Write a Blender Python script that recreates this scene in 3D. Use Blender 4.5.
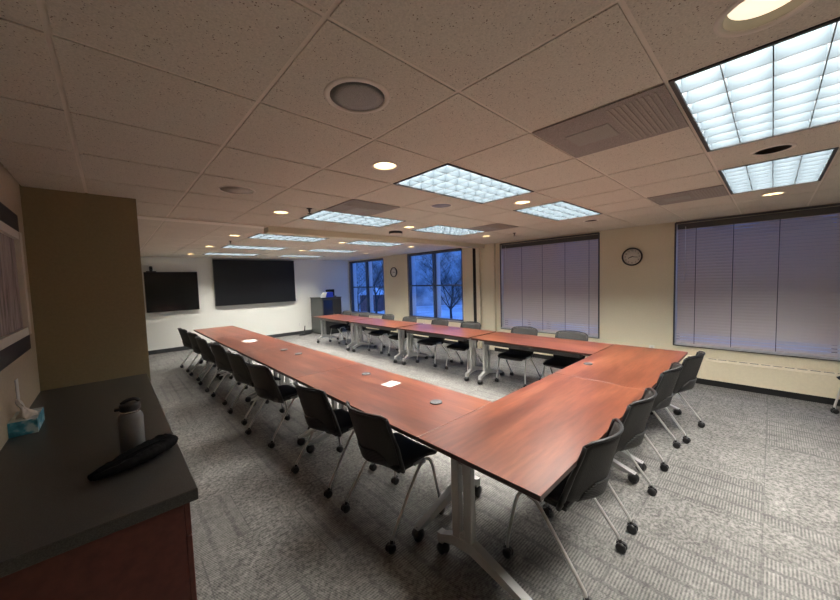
import bpy, bmesh, math, random
from mathutils import Vector, Matrix
PI = math.pi
random.seed(7)
C = bpy.context.scene.collection
for o in list(bpy.data.objects): bpy.data.objects.remove(o)

# ------------------------------------------------------------ camera
ZC = 1.712
F, YAW, PITCH, ROLL = 330.4, 0.7530, -0.0612, -0.0305
cy, sy, cp, sp = math.cos(YAW), math.sin(YAW), math.cos(PITCH), math.sin(PITCH)
fwd = Vector((sy*cp, cy*cp, sp)); right = Vector((cy, -sy, 0)); up = right.cross(fwd)
dn = -up
cr, sr = math.cos(ROLL), math.sin(ROLL)
r2 = right*cr - dn*sr; d2 = right*sr + dn*cr
cam_d = bpy.data.cameras.new('camera'); cam = bpy.data.objects.new('camera', cam_d); C.objects.link(cam)
M4 = Matrix(((r2.x, -d2.x, -fwd.x), (r2.y, -d2.y, -fwd.y), (r2.z, -d2.z, -fwd.z))).to_4x4()
M4.translation = (0, 0, ZC); cam.matrix_world = M4
cam_d.sensor_width = 36; cam_d.lens = F/840*36; cam_d.clip_start = .05; cam_d.clip_end = 300
bpy.context.scene.camera = cam
# ------------------------------------------------------------ world (blue dusk)
W = bpy.data.worlds.new('dusk'); bpy.context.scene.world = W; W.use_nodes = True
bg = W.node_tree.nodes['Background']; bg.inputs[0].default_value = (.10, .26, .78, 1); bg.inputs[1].default_value = 1.65
# ------------------------------------------------------------ exposure
vs = bpy.context.scene.view_settings
vs.view_transform = 'Standard'; vs.look = 'None'; vs.gamma = 1; vs.use_curve_mapping = False; vs.exposure = 0.3
PANEL, DOWN = 56.0, 32.0      # lamp strengths of the troffers and the warm downlights

# ------------------------------------------------------------ materials
def srgb(r, g, b):
    f = lambda c: (c/255/12.92) if c/255 <= .04045 else ((c/255+.055)/1.055)**2.4
    return (f(r), f(g), f(b), 1)
def mat(name, col, rough=.6, metal=0, spec=None, emit=None, es=0):
    m = bpy.data.materials.new(name); m.use_nodes = True
    b = m.node_tree.nodes['Principled BSDF']
    b.inputs['Base Color'].default_value = col if len(col) == 4 else (*col, 1)
    b.inputs['Roughness'].default_value = rough; b.inputs['Metallic'].default_value = metal
    if spec is not None: b.inputs['Specular IOR Level'].default_value = spec
    if emit: b.inputs['Emission Color'].default_value = (*emit, 1); b.inputs['Emission Strength'].default_value = es
    return m
class N:
    def __init__(s, m): s.t = m.node_tree; s.b = s.t.nodes['Principled BSDF']
    def n(s, ty, **k):
        x = s.t.nodes.new(ty)
        for a, v in k.items(): setattr(x, a, v)
        return x
    def l(s, a, b): s.t.links.new(a, b)
    def math(s, op, a, b=None):
        x = s.n('ShaderNodeMath', operation=op)
        for i, v in enumerate((a, b)):
            if v is None: continue
            if hasattr(v, 'links'): s.l(v, x.inputs[i])
            else: x.inputs[i].default_value = v
        return x.outputs[0]
    def pos(s, world=True, scale=None):
        if world: p = s.n('ShaderNodeNewGeometry').outputs['Position']
        else: p = s.n('ShaderNodeTexCoord').outputs['Object']
        if scale:
            q = s.n('ShaderNodeMapping'); q.inputs['Scale'].default_value = scale; s.l(p, q.inputs[0]); p = q.outputs[0]
        return p
    def noise(s, vec, sc, det=2, rough=.5):
        x = s.n('ShaderNodeTexNoise'); x.inputs['Scale'].default_value = sc; x.inputs['Detail'].default_value = det
        x.inputs['Roughness'].default_value = rough; s.l(vec, x.inputs['Vector']); return x.outputs['Fac']
    def ramp(s, fac, stops):
        x = s.n('ShaderNodeValToRGB'); e = x.color_ramp.elements
        while len(e) < len(stops): e.new(.5)
        for i, (p, c) in enumerate(stops): e[i].position = p; e[i].color = c if len(c) == 4 else (*c, 1)
        s.l(fac, x.inputs[0]); return x.outputs[0]
    def mix(s, fac, a, b, mode='MIX'):
        x = s.n('ShaderNodeMix', data_type='RGBA', blend_type=mode)
        for i, v in ((0, fac), (6, a), (7, b)):
            if hasattr(v, 'links'): s.l(v, x.inputs[i])
            else: x.inputs[i].default_value = v
        return x.outputs[2]
    def col(s, c): s.l(c, s.b.inputs['Base Color'])
    def bump(s, h, st=.3, d=.01):
        x = s.n('ShaderNodeBump'); x.inputs['Strength'].default_value = st; x.inputs['Distance'].default_value = d
        s.l(h, x.inputs['Height']); s.l(x.outputs[0], s.b.inputs['Normal'])
def noisy(name, col, rough=.6, sc=30, amt=.12, bump=.1, world=False, **k):
    m = mat(name, col, rough, **k); g = N(m); f = g.noise(g.pos(world), sc, 3)
    c = Vector(col[:3]); lo = (*(c*(1-amt)), 1); hi = (*(c*(1+amt)), 1)
    g.col(g.ramp(f, [(.3, lo), (.7, hi)])); g.bump(f, bump, .004)
    return m
MT = {}
MT['wall'] = noisy('cream_wall_paint', (.76, .70, .545), .75, 60, .03, .15, True)
MT['backwall'] = noisy('pale_grey_wall_paint', (.76, .765, .71), .7, 60, .03, .1, True)
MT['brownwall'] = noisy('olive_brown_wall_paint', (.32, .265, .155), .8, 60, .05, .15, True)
MT['leftwall'] = noisy('tan_left_wall_paint', (.54, .455, .32), .8, 60, .05, .15, True)
MT['base'] = noisy('dark_rubber_base', (.035, .037, .04), .5, 40)
# ceiling tile with pin holes
m = MT['tile'] = mat('mineral_fibre_ceiling_tile', (.58, .5, .43), .95, spec=.1); g = N(m)
v = g.n('ShaderNodeTexVoronoi'); v.inputs['Scale'].default_value = 90; g.l(g.pos(), v.inputs['Vector'])
nz = g.noise(g.pos(), 26, 3, .7)
hole = g.math('LESS_THAN', g.math('ADD', v.outputs['Distance'], g.math('MULTIPLY', nz, .8)), .535)
spk = g.noise(g.pos(), 140, 2, .6)
base = g.ramp(spk, [(.35, (.63, .59, .51)), (.65, (.75, .70, .61))])
g.col(g.mix(hole, base, (.22, .17, .13, 1)))
g.bump(g.math('SUBTRACT', 1, hole), .4, .004)
MT['tee'] = mat('ceiling_grid_steel', (.80, .73, .64), .5)
MT['black'] = mat('matt_black', (.012, .012, .013), .5)
MT['gap'] = mat('dark_void', (.02, .018, .016), .9)
# carpet
m = MT['carpet'] = mat('grey_patterned_carpet', (.2, .2, .2), .97, spec=.1); g = N(m)
p = g.pos(); sx = g.n('ShaderNodeSeparateXYZ'); g.l(p, sx.inputs[0]); X, Y = sx.outputs[0], sx.outputs[1]
ROW = .6096
ry = g.math('FLOOR', g.math('DIVIDE', Y, ROW))
offs = g.math('MULTIPLY', g.math('MODULO', g.math('ABSOLUTE', ry), 2), .3)
xx = g.math('DIVIDE', g.math('ADD', X, offs), ROW)
cx = g.math('FLOOR', xx)
cmb = g.n('ShaderNodeCombineXYZ'); g.l(cx, cmb.inputs[0]); g.l(ry, cmb.inputs[1])
wn = g.n('ShaderNodeTexWhiteNoise', noise_dimensions='2D'); g.l(cmb.outputs[0], wn.inputs['Vector'])
band = g.noise(g.pos(scale=(3.2, .9, 1)), 1.1, 2)
sel = g.math('ADD', g.math('MULTIPLY', wn.outputs['Value'], .5), band)          # >.75 ribbed
ribm = g.ramp(sel, [(.70, (0, 0, 0)), (.84, (1, 1, 1))])
rib = g.math('SINE', g.math('MULTIPLY', Y, 2*PI/.0165))
dash = g.math('GREATER_THAN', g.math('SINE', g.math('ADD', g.math('MULTIPLY', X, 2*PI/.15), g.math('MULTIPLY', g.noise(g.pos(scale=(.5, 30, 1)), 1.0, 1), 1.6))), -.8)
ribv = g.math('MULTIPLY', g.math('GREATER_THAN', rib, 0.0), dash)
fine = g.math('SINE', g.math('MULTIPLY', g.math('ADD', X, g.math('MULTIPLY', Y, .35)), 2*PI/.012))
mott = g.noise(p, 38, 5, .75); mott2 = g.noise(p, 6.0, 4, .7)
c1 = g.ramp(mott, [(.40, (.075, .075, .074)), (.60, (.31, .305, .29))])
c1 = g.mix(.3, c1, g.ramp(g.math('MULTIPLY', g.math('ADD', fine, 1), .5), [(0, (.06, .06, .06)), (1, (.34, .335, .32))]))
c2 = g.mix(ribv, (.11, .11, .11, 1), (.27, .265, .25, 1))
c2 = g.mix(.45, c2, c1)
cc = g.mix(ribm, c1, c2)
cc = g.mix(1, cc, g.ramp(mott2, [(.3, (.72, .71, .70)), (.7, (1.14, 1.12, 1.10))]), 'MULTIPLY')
fx = g.math('FRACT', xx); fy = g.math('FRACT', g.math('DIVIDE', Y, ROW))
seam = g.math('MAXIMUM', g.math('LESS_THAN', fx, .012), g.math('LESS_THAN', fy, .012))
cc = g.mix(g.math('MULTIPLY', seam, .45), cc, (.07, .07, .07, 1))
g.col(cc); g.bump(g.math('ADD', g.noise(p, 220, 2), g.math('MULTIPLY', ribv, .4)), .5, .006)
# cherry table top
m = MT['cherry'] = mat('red_cherry_laminate', (.35, .1, .05), .27, spec=.5); g = N(m)
p = g.pos(False, scale=(1.0, 8, 1))
oi = g.n('ShaderNodeObjectInfo'); ad = g.n('ShaderNodeVectorMath', operation='ADD')
g.l(p, ad.inputs[0]); rr = g.math('MULTIPLY', oi.outputs['Random'], 40.); cb = g.n('ShaderNodeCombineXYZ'); g.l(rr, cb.inputs[0]); g.l(rr, cb.inputs[1]); g.l(cb.outputs[0], ad.inputs[1])
p = ad.outputs[0]
big = g.noise(p, .9, 3, .55); fineg = g.noise(p, 5.5, 3, .6)
a = g.ramp(big, [(.28, (.085, .022, .011)), (.5, (.15, .043, .022)), (.72, (.22, .072, .036))])
a = g.mix(.55, a, g.mix(1, a, g.ramp(fineg, [(.28, (.60, .56, .54)), (.72, (1.34, 1.32, 1.30))]), 'MULTIPLY'))
g.col(a)
g.b.inputs['Roughness'].default_value = .29; g.b.inputs['Specular IOR Level'].default_value = .6
MT['edge'] = mat('dark_table_edge_band', (.035, .014, .010), .4)
MT['cabwood'] = noisy('dark_mahogany_laminate', (.095, .022, .016), .5, 25, .25, .05)
MT['silver'] = mat('silver_powder_coat', (.44, .44, .43), .38, .25)
MT['chairsilver'] = mat('silver_chair_tube', (.56, .555, .54), .33, .4)
MT['plastic'] = noisy('black_plastic', (.016, .016, .017), .42, 60, .1, .05)
MT['rubber'] = mat('black_caster_rubber', (.010, .010, .011), .35)
m = MT['mesh'] = mat('charcoal_mesh_back', (.045, .044, .044), .62); g = N(m)
w = g.n('ShaderNodeTexVoronoi'); w.inputs['Scale'].default_value = 260; g.l(g.pos(False), w.inputs['Vector'])
g.bump(w.outputs['Distance'], .5, .003); g.col(g.ramp(w.outputs['Distance'], [(.2, (.016, .016, .016)), (.6, (.038, .037, .036))]))
m = MT['lumbar'] = mat('ribbed_lumbar_plastic', (.03, .03, .031), .45); g = N(m)
s3 = g.n('ShaderNodeSeparateXYZ'); g.l(g.pos(False), s3.inputs[0])
g.bump(g.math('SINE', g.math('MULTIPLY', s3.outputs[2], 2*PI/.012)), .7, .004)
MT['seat'] = noisy('black_seat_fabric', (.016, .016, .019), .85, 180, .3, .3)
MT['counter'] = noisy('dark_speckled_countertop', (.050, .048, .045), .33, 320, .45, .02)
MT['screen'] = mat('glossy_black_screen', (.006, .007, .008), .10, spec=.45)
MT['mattescreen'] = mat('satin_black_display', (.008, .009, .011), .38, spec=.3)
MT['bezel'] = mat('black_bezel', (.008, .008, .008), .4)
MT['steelgrey'] = noisy('dark_grey_cabinet_laminate', (.055, .062, .060), .45, 30, .06, .03)
MT['cabdark'] = mat('dark_cabinet_front', (.022, .023, .022), .4)
MT['smoked'] = mat('smoked_blue_glass_door', (.006, .010, .035), .12)
MT['white'] = mat('white_plastic', (.78, .78, .74), .5)
MT['paper'] = mat('white_paper', (.60, .60, .57), .9, spec=.1)
MT['puck'] = noisy('grey_power_puck_plastic', (.075, .075, .08), .45, 50, .08)
MT['heater'] = noisy('cream_enamel_heater', (.80, .72, .54), .5, 40, .03, .03)
MT['slat'] = mat('lilac_grey_blind_slat', (.60, .525, .48), .42)
MT['winframe'] = mat('dark_bronze_window_frame', (.085, .085, .085), .45)
MT['alum'] = mat('pale_aluminium_jamb', (.62, .66, .72), .4)
MT['sill'] = mat('grey_sill', (.45, .45, .45), .5)
MT['diffgrid'] = noisy('perforated_grey_metal', (.30, .27, .25), .6, 400, .5, .1)
MT['vane'] = mat('vent_vane', (.36, .33, .29), .6)
MT['spkgrille'] = noisy('speaker_grille_mesh', (.33, .32, .30), .6, 500, .4, .1)
MT['ringwhite'] = mat('off_white_trim_ring', (.80, .74, .66), .5)
MT['louver'] = mat('satin_louver_blade', (.041, .054, .064), .6, spec=.1)
MT['hous'] = mat('black_fixture_edge', (.03, .03, .032), .5)
MT['hin'] = mat('white_reflector', (.85, .87, .9), .4)
MT['lamp'] = mat('cool_fluorescent_panel', (.9, .9, .9), .5, emit=(1.0, .96, .89), es=PANEL)
MT['warm'] = mat('warm_downlight_lens', (.9, .8, .6), .5, emit=(1.0, .78, .48), es=DOWN)
MT['cone'] = mat('warm_reflector_cone', (.46, .42, .34), .5)
MT['warmdim'] = mat('warm_downlight_lens_bright', (.9, .8, .6), .5, emit=(1.0, .84, .62), es=DOWN*.03)
MT['bluespk'] = mat('pale_blue_grey_grille', (.33, .34, .40), .5)
MT['chrome'] = mat('chrome', (.6, .6, .6), .2, 1)
MT['sprk'] = mat('dark_sprinkler_metal', (.06, .05, .04), .4, .6)
MT['bottle'] = noisy('graphite_powder_coat_bottle', (.16, .16, .16), .45, 300, .1, .1)
MT['steel'] = mat('brushed_steel_neck', (.55, .54, .5), .25, 1)
MT['blackfab'] = noisy('black_quilted_fabric', (.0045, .0045, .005), .9, 60, .4, .9, spec=.12)
m = MT['tissuebox'] = mat('blue_patterned_tissue_box', (.1, .4, .55), .5); g = N(m)
f = g.noise(g.pos(False), 22, 2); g.col(g.ramp(f, [(.40, (.05, .25, .36)), (.52, (.10, .42, .55)), (.66, (.55, .70, .72))]))
MT['tissuetop'] = noisy('pale_tissue_box_top', (.50, .56, .56), .6, 18, .25, 0)
MT['tissue'] = mat('white_tissue', (.80, .77, .70), .9)
m = MT['boards'] = mat('weathered_grey_boards', (.3, .25, .22), .8); g = N(m)
f = g.noise(g.pos(False, scale=(9, 9, 1.2)), 3.0, 4, .7); g.col(g.ramp(f, [(.3, (.13, .10, .085)), (.5, (.36, .30, .27)), (.7, (.50, .43, .38))]))
MT['frame_dark'] = mat('dark_walnut_frame', (.012, .009, .008), .5)
MT['frame_light'] = mat('pale_inner_frame', (.74, .68, .58), .6)
MT['clockface'] = mat('clock_white_dial', (.80, .78, .72), .5)
MT['bluebox'] = mat('blue_box', (.02, .06, .55), .5)
MT['snow'] = noisy('snowy_ground', (.62, .66, .75), .9, .35, .35, .2, True)
MT['bark'] = noisy('bare_bark', (.05, .045, .045), .9, 8, .3, .2)
MT['brush'] = noisy('far_winter_thicket', (.36, .38, .42), .95, .9, .5, .2, True)
MT['brick'] = noisy('far_red_house', (.20, .10, .09), .9, 3, .3)
m = MT['glass'] = bpy.data.materials.new('window_glass'); m.use_nodes = True; t = m.node_tree
for n in list(t.nodes):
    if n.type == 'BSDF_PRINCIPLED': t.nodes.remove(n)
tr = t.nodes.new('ShaderNodeBsdfTransparent'); gl = t.nodes.new('ShaderNodeBsdfGlossy'); gl.inputs['Roughness'].default_value = .02
tr.inputs[0].default_value = (.90, .93, .95, 1)
mx = t.nodes.new('ShaderNodeMixShader'); ge = t.nodes.new('ShaderNodeNewGeometry'); dt = t.nodes.new('ShaderNodeVectorMath'); dt.operation = 'DOT_PRODUCT'
t.links.new(ge.outputs['Normal'], dt.inputs[0]); t.links.new(ge.outputs['Incoming'], dt.inputs[1])
def tm(op, a, b=0.0):
    x = t.nodes.new('ShaderNodeMath'); x.operation = op
    for i, v in enumerate((a, b)):
        if hasattr(v, 'links'): t.links.new(v, x.inputs[i])
        else: x.inputs[i].default_value = v
    return x.outputs[0]
fr = tm('ADD', tm('MULTIPLY', tm('POWER', tm('SUBTRACT', 1.0, tm('ABSOLUTE', dt.outputs['Value'])), 5.0), .6), .03)
t.links.new(fr, mx.inputs[0]); t.links.new(tr.outputs[0], mx.inputs[1]); t.links.new(gl.outputs[0], mx.inputs[2])
t.links.new(mx.outputs[0], t.nodes['Material Output'].inputs[0])

# ------------------------------------------------------------ mesh helpers
def box(bm, x0, x1, y0, y1, z0, z1, mi=0, M=None, bev=0):
    vs_ = [bm.verts.new(v) for v in ((x0,y0,z0),(x1,y0,z0),(x1,y1,z0),(x0,y1,z0),(x0,y0,z1),(x1,y0,z1),(x1,y1,z1),(x0,y1,z1))]
    fs = [bm.faces.new([vs_[i] for i in q]) for q in ((3,2,1,0),(4,5,6,7),(0,1,5,4),(1,2,6,5),(2,3,7,6),(3,0,4,7))]
    for f in fs: f.material_index = mi
    if bev:
        r = bmesh.ops.bevel(bm, geom=list({e for f in fs for e in f.edges}), offset=bev, segments=2, profile=.5, affect='EDGES')
        for f in r['faces']: f.material_index = mi
        vs_ = list({v for f in r['faces'] for v in f.verts} | {v for v in vs_ if v.is_valid})
    if M is not None: bmesh.ops.transform(bm, matrix=M, verts=[v for v in vs_ if v.is_valid])
def tube(bm, pts, r, seg=10, mi=0, cap=True, flat=1.0):
    pts = [Vector(p) for p in pts]; n = len(pts)
    rs = r if isinstance(r, (list, tuple)) else [r]*n
    rings = []; prev = None
    for i, p in enumerate(pts):
        t_ = (pts[min(i+1, n-1)]-pts[max(i-1, 0)]).normalized()
        if prev is None:
            a = Vector((0, 0, 1)) if abs(t_.z) < .9 else Vector((1, 0, 0))
            u = t_.cross(a).normalized()
        else: u = (prev - t_*prev.dot(t_)).normalized()
        prev = u; w_ = t_.cross(u)
        rings.append([bm.verts.new(p + (u*math.cos(2*PI*k/seg) + w_*math.sin(2*PI*k/seg)*flat)*rs[i]) for k in range(seg)])
    for a, b in zip(rings, rings[1:]):
        for k in range(seg):
            f = bm.faces.new((a[k], a[(k+1) % seg], b[(k+1) % seg], b[k])); f.material_index = mi; f.smooth = True
    if cap:
        f = bm.faces.new(rings[0][::-1]); f.material_index = mi; f = bm.faces.new(rings[-1]); f.material_index = mi
def smooth_path(pts, k=4):
    P = [Vector(p) for p in pts]; P = [P[0]*2-P[1]] + P + [P[-1]*2-P[-2]]; out = []
    for i in range(1, len(P)-2):
        for j in range(k):
            t_ = j/k; a, b, c, d = P[i-1:i+3]
            out.append(.5*((2*b)+(c-a)*t_+(2*a-5*b+4*c-d)*t_*t_+(3*b-a-3*c+d)*t_**3))
    return out+[P[-2]]
def lathe(bm, prof, seg=32, mi=0, c=(0,0,0), axis='Z', smooth=True, cap=True):
    rings = []
    for r, z in prof:
        ring = []
        for k in range(seg):
            a = 2*PI*k/seg; x, y = r*math.cos(a), r*math.sin(a)
            q = (x, y, z) if axis == 'Z' else ((x, z, y) if axis == 'Y' else (z, x, y))
            ring.append(bm.verts.new((q[0]+c[0], q[1]+c[1], q[2]+c[2])))
        rings.append(ring)
    mis = mi if isinstance(mi, (list, tuple)) else [mi]*(len(prof)-1)
    for i, (a, b) in enumerate(zip(rings, rings[1:])):
        for k in range(seg):
            f = bm.faces.new((a[k], a[(k+1) % seg], b[(k+1) % seg], b[k])); f.smooth = smooth; f.material_index = mis[i]
    if cap and prof[0][0] > 1e-5: f = bm.faces.new(rings[0][::-1]); f.material_index = mis[0]
    if cap and prof[-1][0] > 1e-5: f = bm.faces.new(rings[-1]); f.material_index = mis[-1]
    bmesh.ops.remove_doubles(bm, verts=bm.verts, dist=1e-6)
def prism(bm, pts, z0, z1, mi=0, plane='XY'):
    def P(a, b, c): return (a, b, c) if plane == 'XY' else ((a, c, b) if plane == 'XZ' else (c, a, b))
    lo = [bm.verts.new(P(a, b, z0)) for a, b in pts]; hi = [bm.verts.new(P(a, b, z1)) for a, b in pts]; n = len(pts)
    for f in [bm.faces.new(lo[::-1]), bm.faces.new(hi)] + [bm.faces.new((lo[i], lo[(i+1) % n], hi[(i+1) % n], hi[i])) for i in range(n)]: f.material_index = mi
def obj(name, bm, mats, parent=None, loc=None, rotz=None):
    bmesh.ops.recalc_face_normals(bm, faces=bm.faces)
    me = bpy.data.meshes.new(name); bm.to_mesh(me); bm.free()
    for m_ in (mats if isinstance(mats, (list, tuple)) else [mats]): me.materials.append(MT[m_])
    o = bpy.data.objects.new(name, me); C.objects.link(o)
    if parent: o.parent = parent
    if loc: o.location = loc
    if rotz is not None: o.rotation_euler = (0, 0, rotz)
    return o
B = bmesh.new
def thing(name, label, cat, loc=(0,0,0), rotz=0, group=None):
    o = bpy.data.objects.new(name, None); C.objects.link(o); o.empty_display_size = .1
    o.location = loc; o.rotation_euler = (0, 0, rotz); o['label'] = label; o['category'] = cat
    if group: o['group'] = group
    return o
def tag(o, label, cat, group=None):
    o['label'] = label; o['category'] = cat
    if group: o['group'] = group
    return o
def struct(name, bm, mats, parent=None):
    o = obj(name, bm, mats, parent)
    if not parent: o['kind'] = 'structure'
    return o
def kids(o): return [c for c in bpy.data.objects if c.parent == o]
def dup(root, loc, rotz, label):
    r = root.copy(); C.objects.link(r); r.location = loc; r.rotation_euler = (0, 0, rotz); r['label'] = label
    for ch in kids(root):
        c = ch.copy(); C.objects.link(c); c.parent = r
        for gch in kids(ch):
            d = gch.copy(); C.objects.link(d); d.parent = c
    return r

# ------------------------------------------------------------ room shell
XW, YB, XL, YF, HC = 6.60, 10.90, -.44, -3.0, 2.502
JX, JY = .222, 3.87
bm = B(); box(bm, XL-.3, XW+.25, YF-.2, YB+.2, -.1, 0); struct('floor', bm, 'carpet')
bm = B(); box(bm, XL-.2, XW+.25, YB, YB+.2, 0, 2.7); struct('wall_back', bm, 'backwall')
bm = B(); box(bm, XL-.2, XL, YF-.2, YB, 0, 2.7); struct('wall_left', bm, 'leftwall')
bm = B(); box(bm, XL, XW+.25, YF-.2, YF, 0, 2.7); struct('wall_front', bm, 'wall')
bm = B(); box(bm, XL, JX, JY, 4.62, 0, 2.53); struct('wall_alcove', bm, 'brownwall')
# window wall with four openings
WINS = [(8.76, 10.84, .57, 2.43), (5.44, 7.53, .60, 2.46), (2.20, 4.28, .55, 2.45), (-2.2, 1.055, .565, 2.465)]
bm = B(); T = .12
ys = [YF] + [v_ for w_ in sorted(WINS) for v_ in w_[:2]] + [YB]
for a, b in zip(ys[::2], ys[1::2]): box(bm, XW, XW+T, a, b, 0, 2.7)
for a, b, z0, z1 in WINS:
    box(bm, XW, XW+T, a, b, 0, z0); box(bm, XW, XW+T, a, b, z1, 2.7)
struct('wall_right', bm, 'wall')
# pilaster & dark partition channel
bm = B(); box(bm, XW-.07, XW, 4.42, 4.80, 0, HC); box(bm, XW-.13, XW, 4.80, 4.90, 0, HC); box(bm, XW-.13, XW, 5.0, 5.20, 0, HC); struct('wall_pilaster', bm, 'wall')
bm = B(); box(bm, XW-.115, XW, 4.90, 5.0, 0, HC); struct('trim_1', bm, 'gap')
bm = B(); box(bm, .6, XW-.0, YB-.015, YB, 0, .105); struct('baseboard_back', bm, 'base')
# ceiling: tegular tiles between a steel grid
GX, GY, S = -.087, .321, .6096
FX1, FX2 = (3, 4), (6, 7)
near_fix = [(3, -1), (6, -1), (3, 2), (6, 2), (3, 5), (6, 5)]
FY0 = 4.87; far_fix = [(3, 1), (6, 1), (3, 4), (6, 4), (3, 7), (6, 7)]
cells_near = {(i+k, j) for i, j in near_fix for k in (0, 1)}
vent_cells = {(3, 0), (3, 4), (7, 0), (7, 4)}
FXO = .12     # the far bay's east column sits a touch further out
def ng(i, j): return (GX+i*S, GY+j*S)
def fg(x, j): return (x, FY0+j*S)
HOLES = [(*ng(2.5, 2.5), .075), (*ng(2.5, 5.6), .075), (*ng(5.5, 2.5), .075), (*ng(5.6, 5.6), .075), (*ng(8.8, 5.6), .075), (*ng(8.6, -.5), .075), (*fg(1.5, 1.6), .075), (*fg(1.5, 4.55), .075),
         (*fg(1.5, 7.8), .075), (*fg(3.45, 1.7), .075), (*fg(3.45, 4.8), .075), (*fg(5.3, 1.7), .075), (*fg(5.3, 4.85), .075), (1.50, .03, .10), (*ng(5.5, -.5), .085), (*ng(8.7, 2.5), .085)]
tiles, grid = B(), B()
def tile(x0, x1, y0, y1):
    x0, x1 = max(x0, XL), min(x1, XW); 
    if x1-x0 < .03 or y1-y0 < .03: return
    e = .009; z = HC
    a = [tiles.verts.new(v) for v in ((x0+e,y0+e,z),(x1-e,y0+e,z),(x1-e,y1-e,z),(x0+e,y1-e,z))]
    b = [tiles.verts.new(v) for v in ((x0+e,y0+e,z+.03),(x1-e,y0+e,z+.03),(x1-e,y1-e,z+.03),(x0+e,y1-e,z+.03))]
    hs = [h for h in HOLES if x0 < h[0] < x1 and y0 < h[1] < y1]
    if hs:
        hx, hy, hr = hs[0]; n = 10; cn = [(x0+e, y0+e), (x1-e, y0+e), (x1-e, y1-e), (x0+e, y1-e)]; ring = []
        for q in range(4):
            (ax, ay), (bx_, by_) = cn[q], cn[(q+1) % 4]
            for k in range(n): ring.append((ax+(bx_-ax)*k/n, ay+(by_-ay)*k/n))
        O_, I_ = [], []
        for qx, qy in ring:
            an = math.atan2(qy-hy, qx-hx); O_.append(tiles.verts.new((qx, qy, z))); I_.append(tiles.verts.new((hx+hr*math.cos(an), hy+hr*math.sin(an), z)))
        for k in range(len(ring)): tiles.faces.new((O_[k], I_[k], I_[(k+1) % len(ring)], O_[(k+1) % len(ring)]))
    else: tiles.faces.new(a[::-1])
    for i in range(4): tiles.faces.new((a[i], a[(i+1) % 4], b[(i+1) % 4], b[i]))
BEAM0, BEAM1 = 4.68, 4.87
for i in range(-1, 11):
    for j in range(-6, 8):
        y0, y1 = GY+j*S, min(GY+(j+1)*S, BEAM0)
        y0 = max(y0, YF)
        if (i, j) in cells_near: continue
        tile(GX+i*S, GX+(i+1)*S, y0, y1)
cells_far = {(i+k, j) for i, j in far_fix for k in (0, 1)}
for i in range(-1, 11):
    for j in range(0, 10):
        if (i, j) in cells_far: continue
        y0, y1 = FY0+j*S, min(FY0+(j+1)*S, YB)
        tile(GX+i*S, GX+(i+1)*S, y0, y1)
ceil = struct('ceiling', tiles, 'tile')
w = .0125
for i in range(0, 11): 
    for ya, yb, cells, oy, rng in ((YF, BEAM0, cells_near, GY, range(-6, 8)), (FY0, YB, cells_far, FY0, range(0, 10))):
        for j in rng:
            if (i, j) in cells and (i-1, j) in cells: continue
            a, b = max(oy+j*S, ya), min(oy+(j+1)*S, yb)
            if b > a and GX+i*S < XW: box(grid, GX+i*S-w, GX+i*S+w, a, b, HC+.005, HC+.012)
for j in range(-5, 8): box(grid, XL, XW, GY+j*S-w, GY+j*S+w, HC+.0052, HC+.012)
for j in range(0, 10): box(grid, XL, XW, FY0+j*S-w, FY0+j*S+w, HC+.0052, HC+.012)
struct('ceiling_grid', grid, 'tee', ceil)
bm = B(); box(bm, XL-.2, XW+.25, YF-.2, YB+.2, HC+.14, HC+.24); struct('ceiling_deck', bm, 'gap', ceil)
bm = B(); box(bm, 1.62, XW, BEAM0, BEAM1, HC-.085, HC+.03); struct('trim_2', bm, 'wall')
bm = B(); box(bm, XL, 1.62, BEAM0, BEAM1, HC-.014, HC+.03); struct('trim_3', bm, 'tee')

# ------------------------------------------------------------ windows
def window(n, y0, y1, z0, z1):
    xo = XW+(.05 if n < 3 else .16)
    fr = B()
    for a, b, c, d in ((y0, y1, z0, z0+.032), (y0, y1, z1-.032, z1), (y0, y0+.03, z0, z1), (y1-.03, y1, z0, z1)): box(fr, xo-.03, xo+.06, a, b, c, d)
    ym, zm = (y0+y1)/2, z0+(z1-z0)*.505
    box(fr, xo-.035, xo+.06, ym-.022, ym+.022, z0, z1)
    box(fr, xo-.03, xo+.06, y0, y1, zm-.018, zm+.018)
    o = struct('window_%d' % n, fr, 'winframe')
    jb = B()
    box(jb, xo+.062, xo+.20, ym-.05, ym+.05, z0, z1); box(jb, xo+.062, xo+.20, y1-.05, y1+.03, z0, z1); box(jb, xo+.062, xo+.20, y0-.03, y0+.05, z0, z1)
    if n < 3: obj('jamb', jb, 'alum', o)
    else: jb.free()
    for a, b in ((y0+.03, ym-.022), (ym+.022, y1-.03)):
        for c, d in ((z0+.032, zm-.018), (zm+.018, z1-.032)):
            gb = B(); box(gb, xo+.01, xo+.016, a, b, c, d); obj('pane', gb, 'glass', o)
    sb = B(); box(sb, XW-.03, xo-.031, y0, y1, z0-.02, z0+.006); obj('sill', sb, 'sill', o)
    return o
for n, w4 in enumerate(WINS): window(n+1, *w4)
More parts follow.
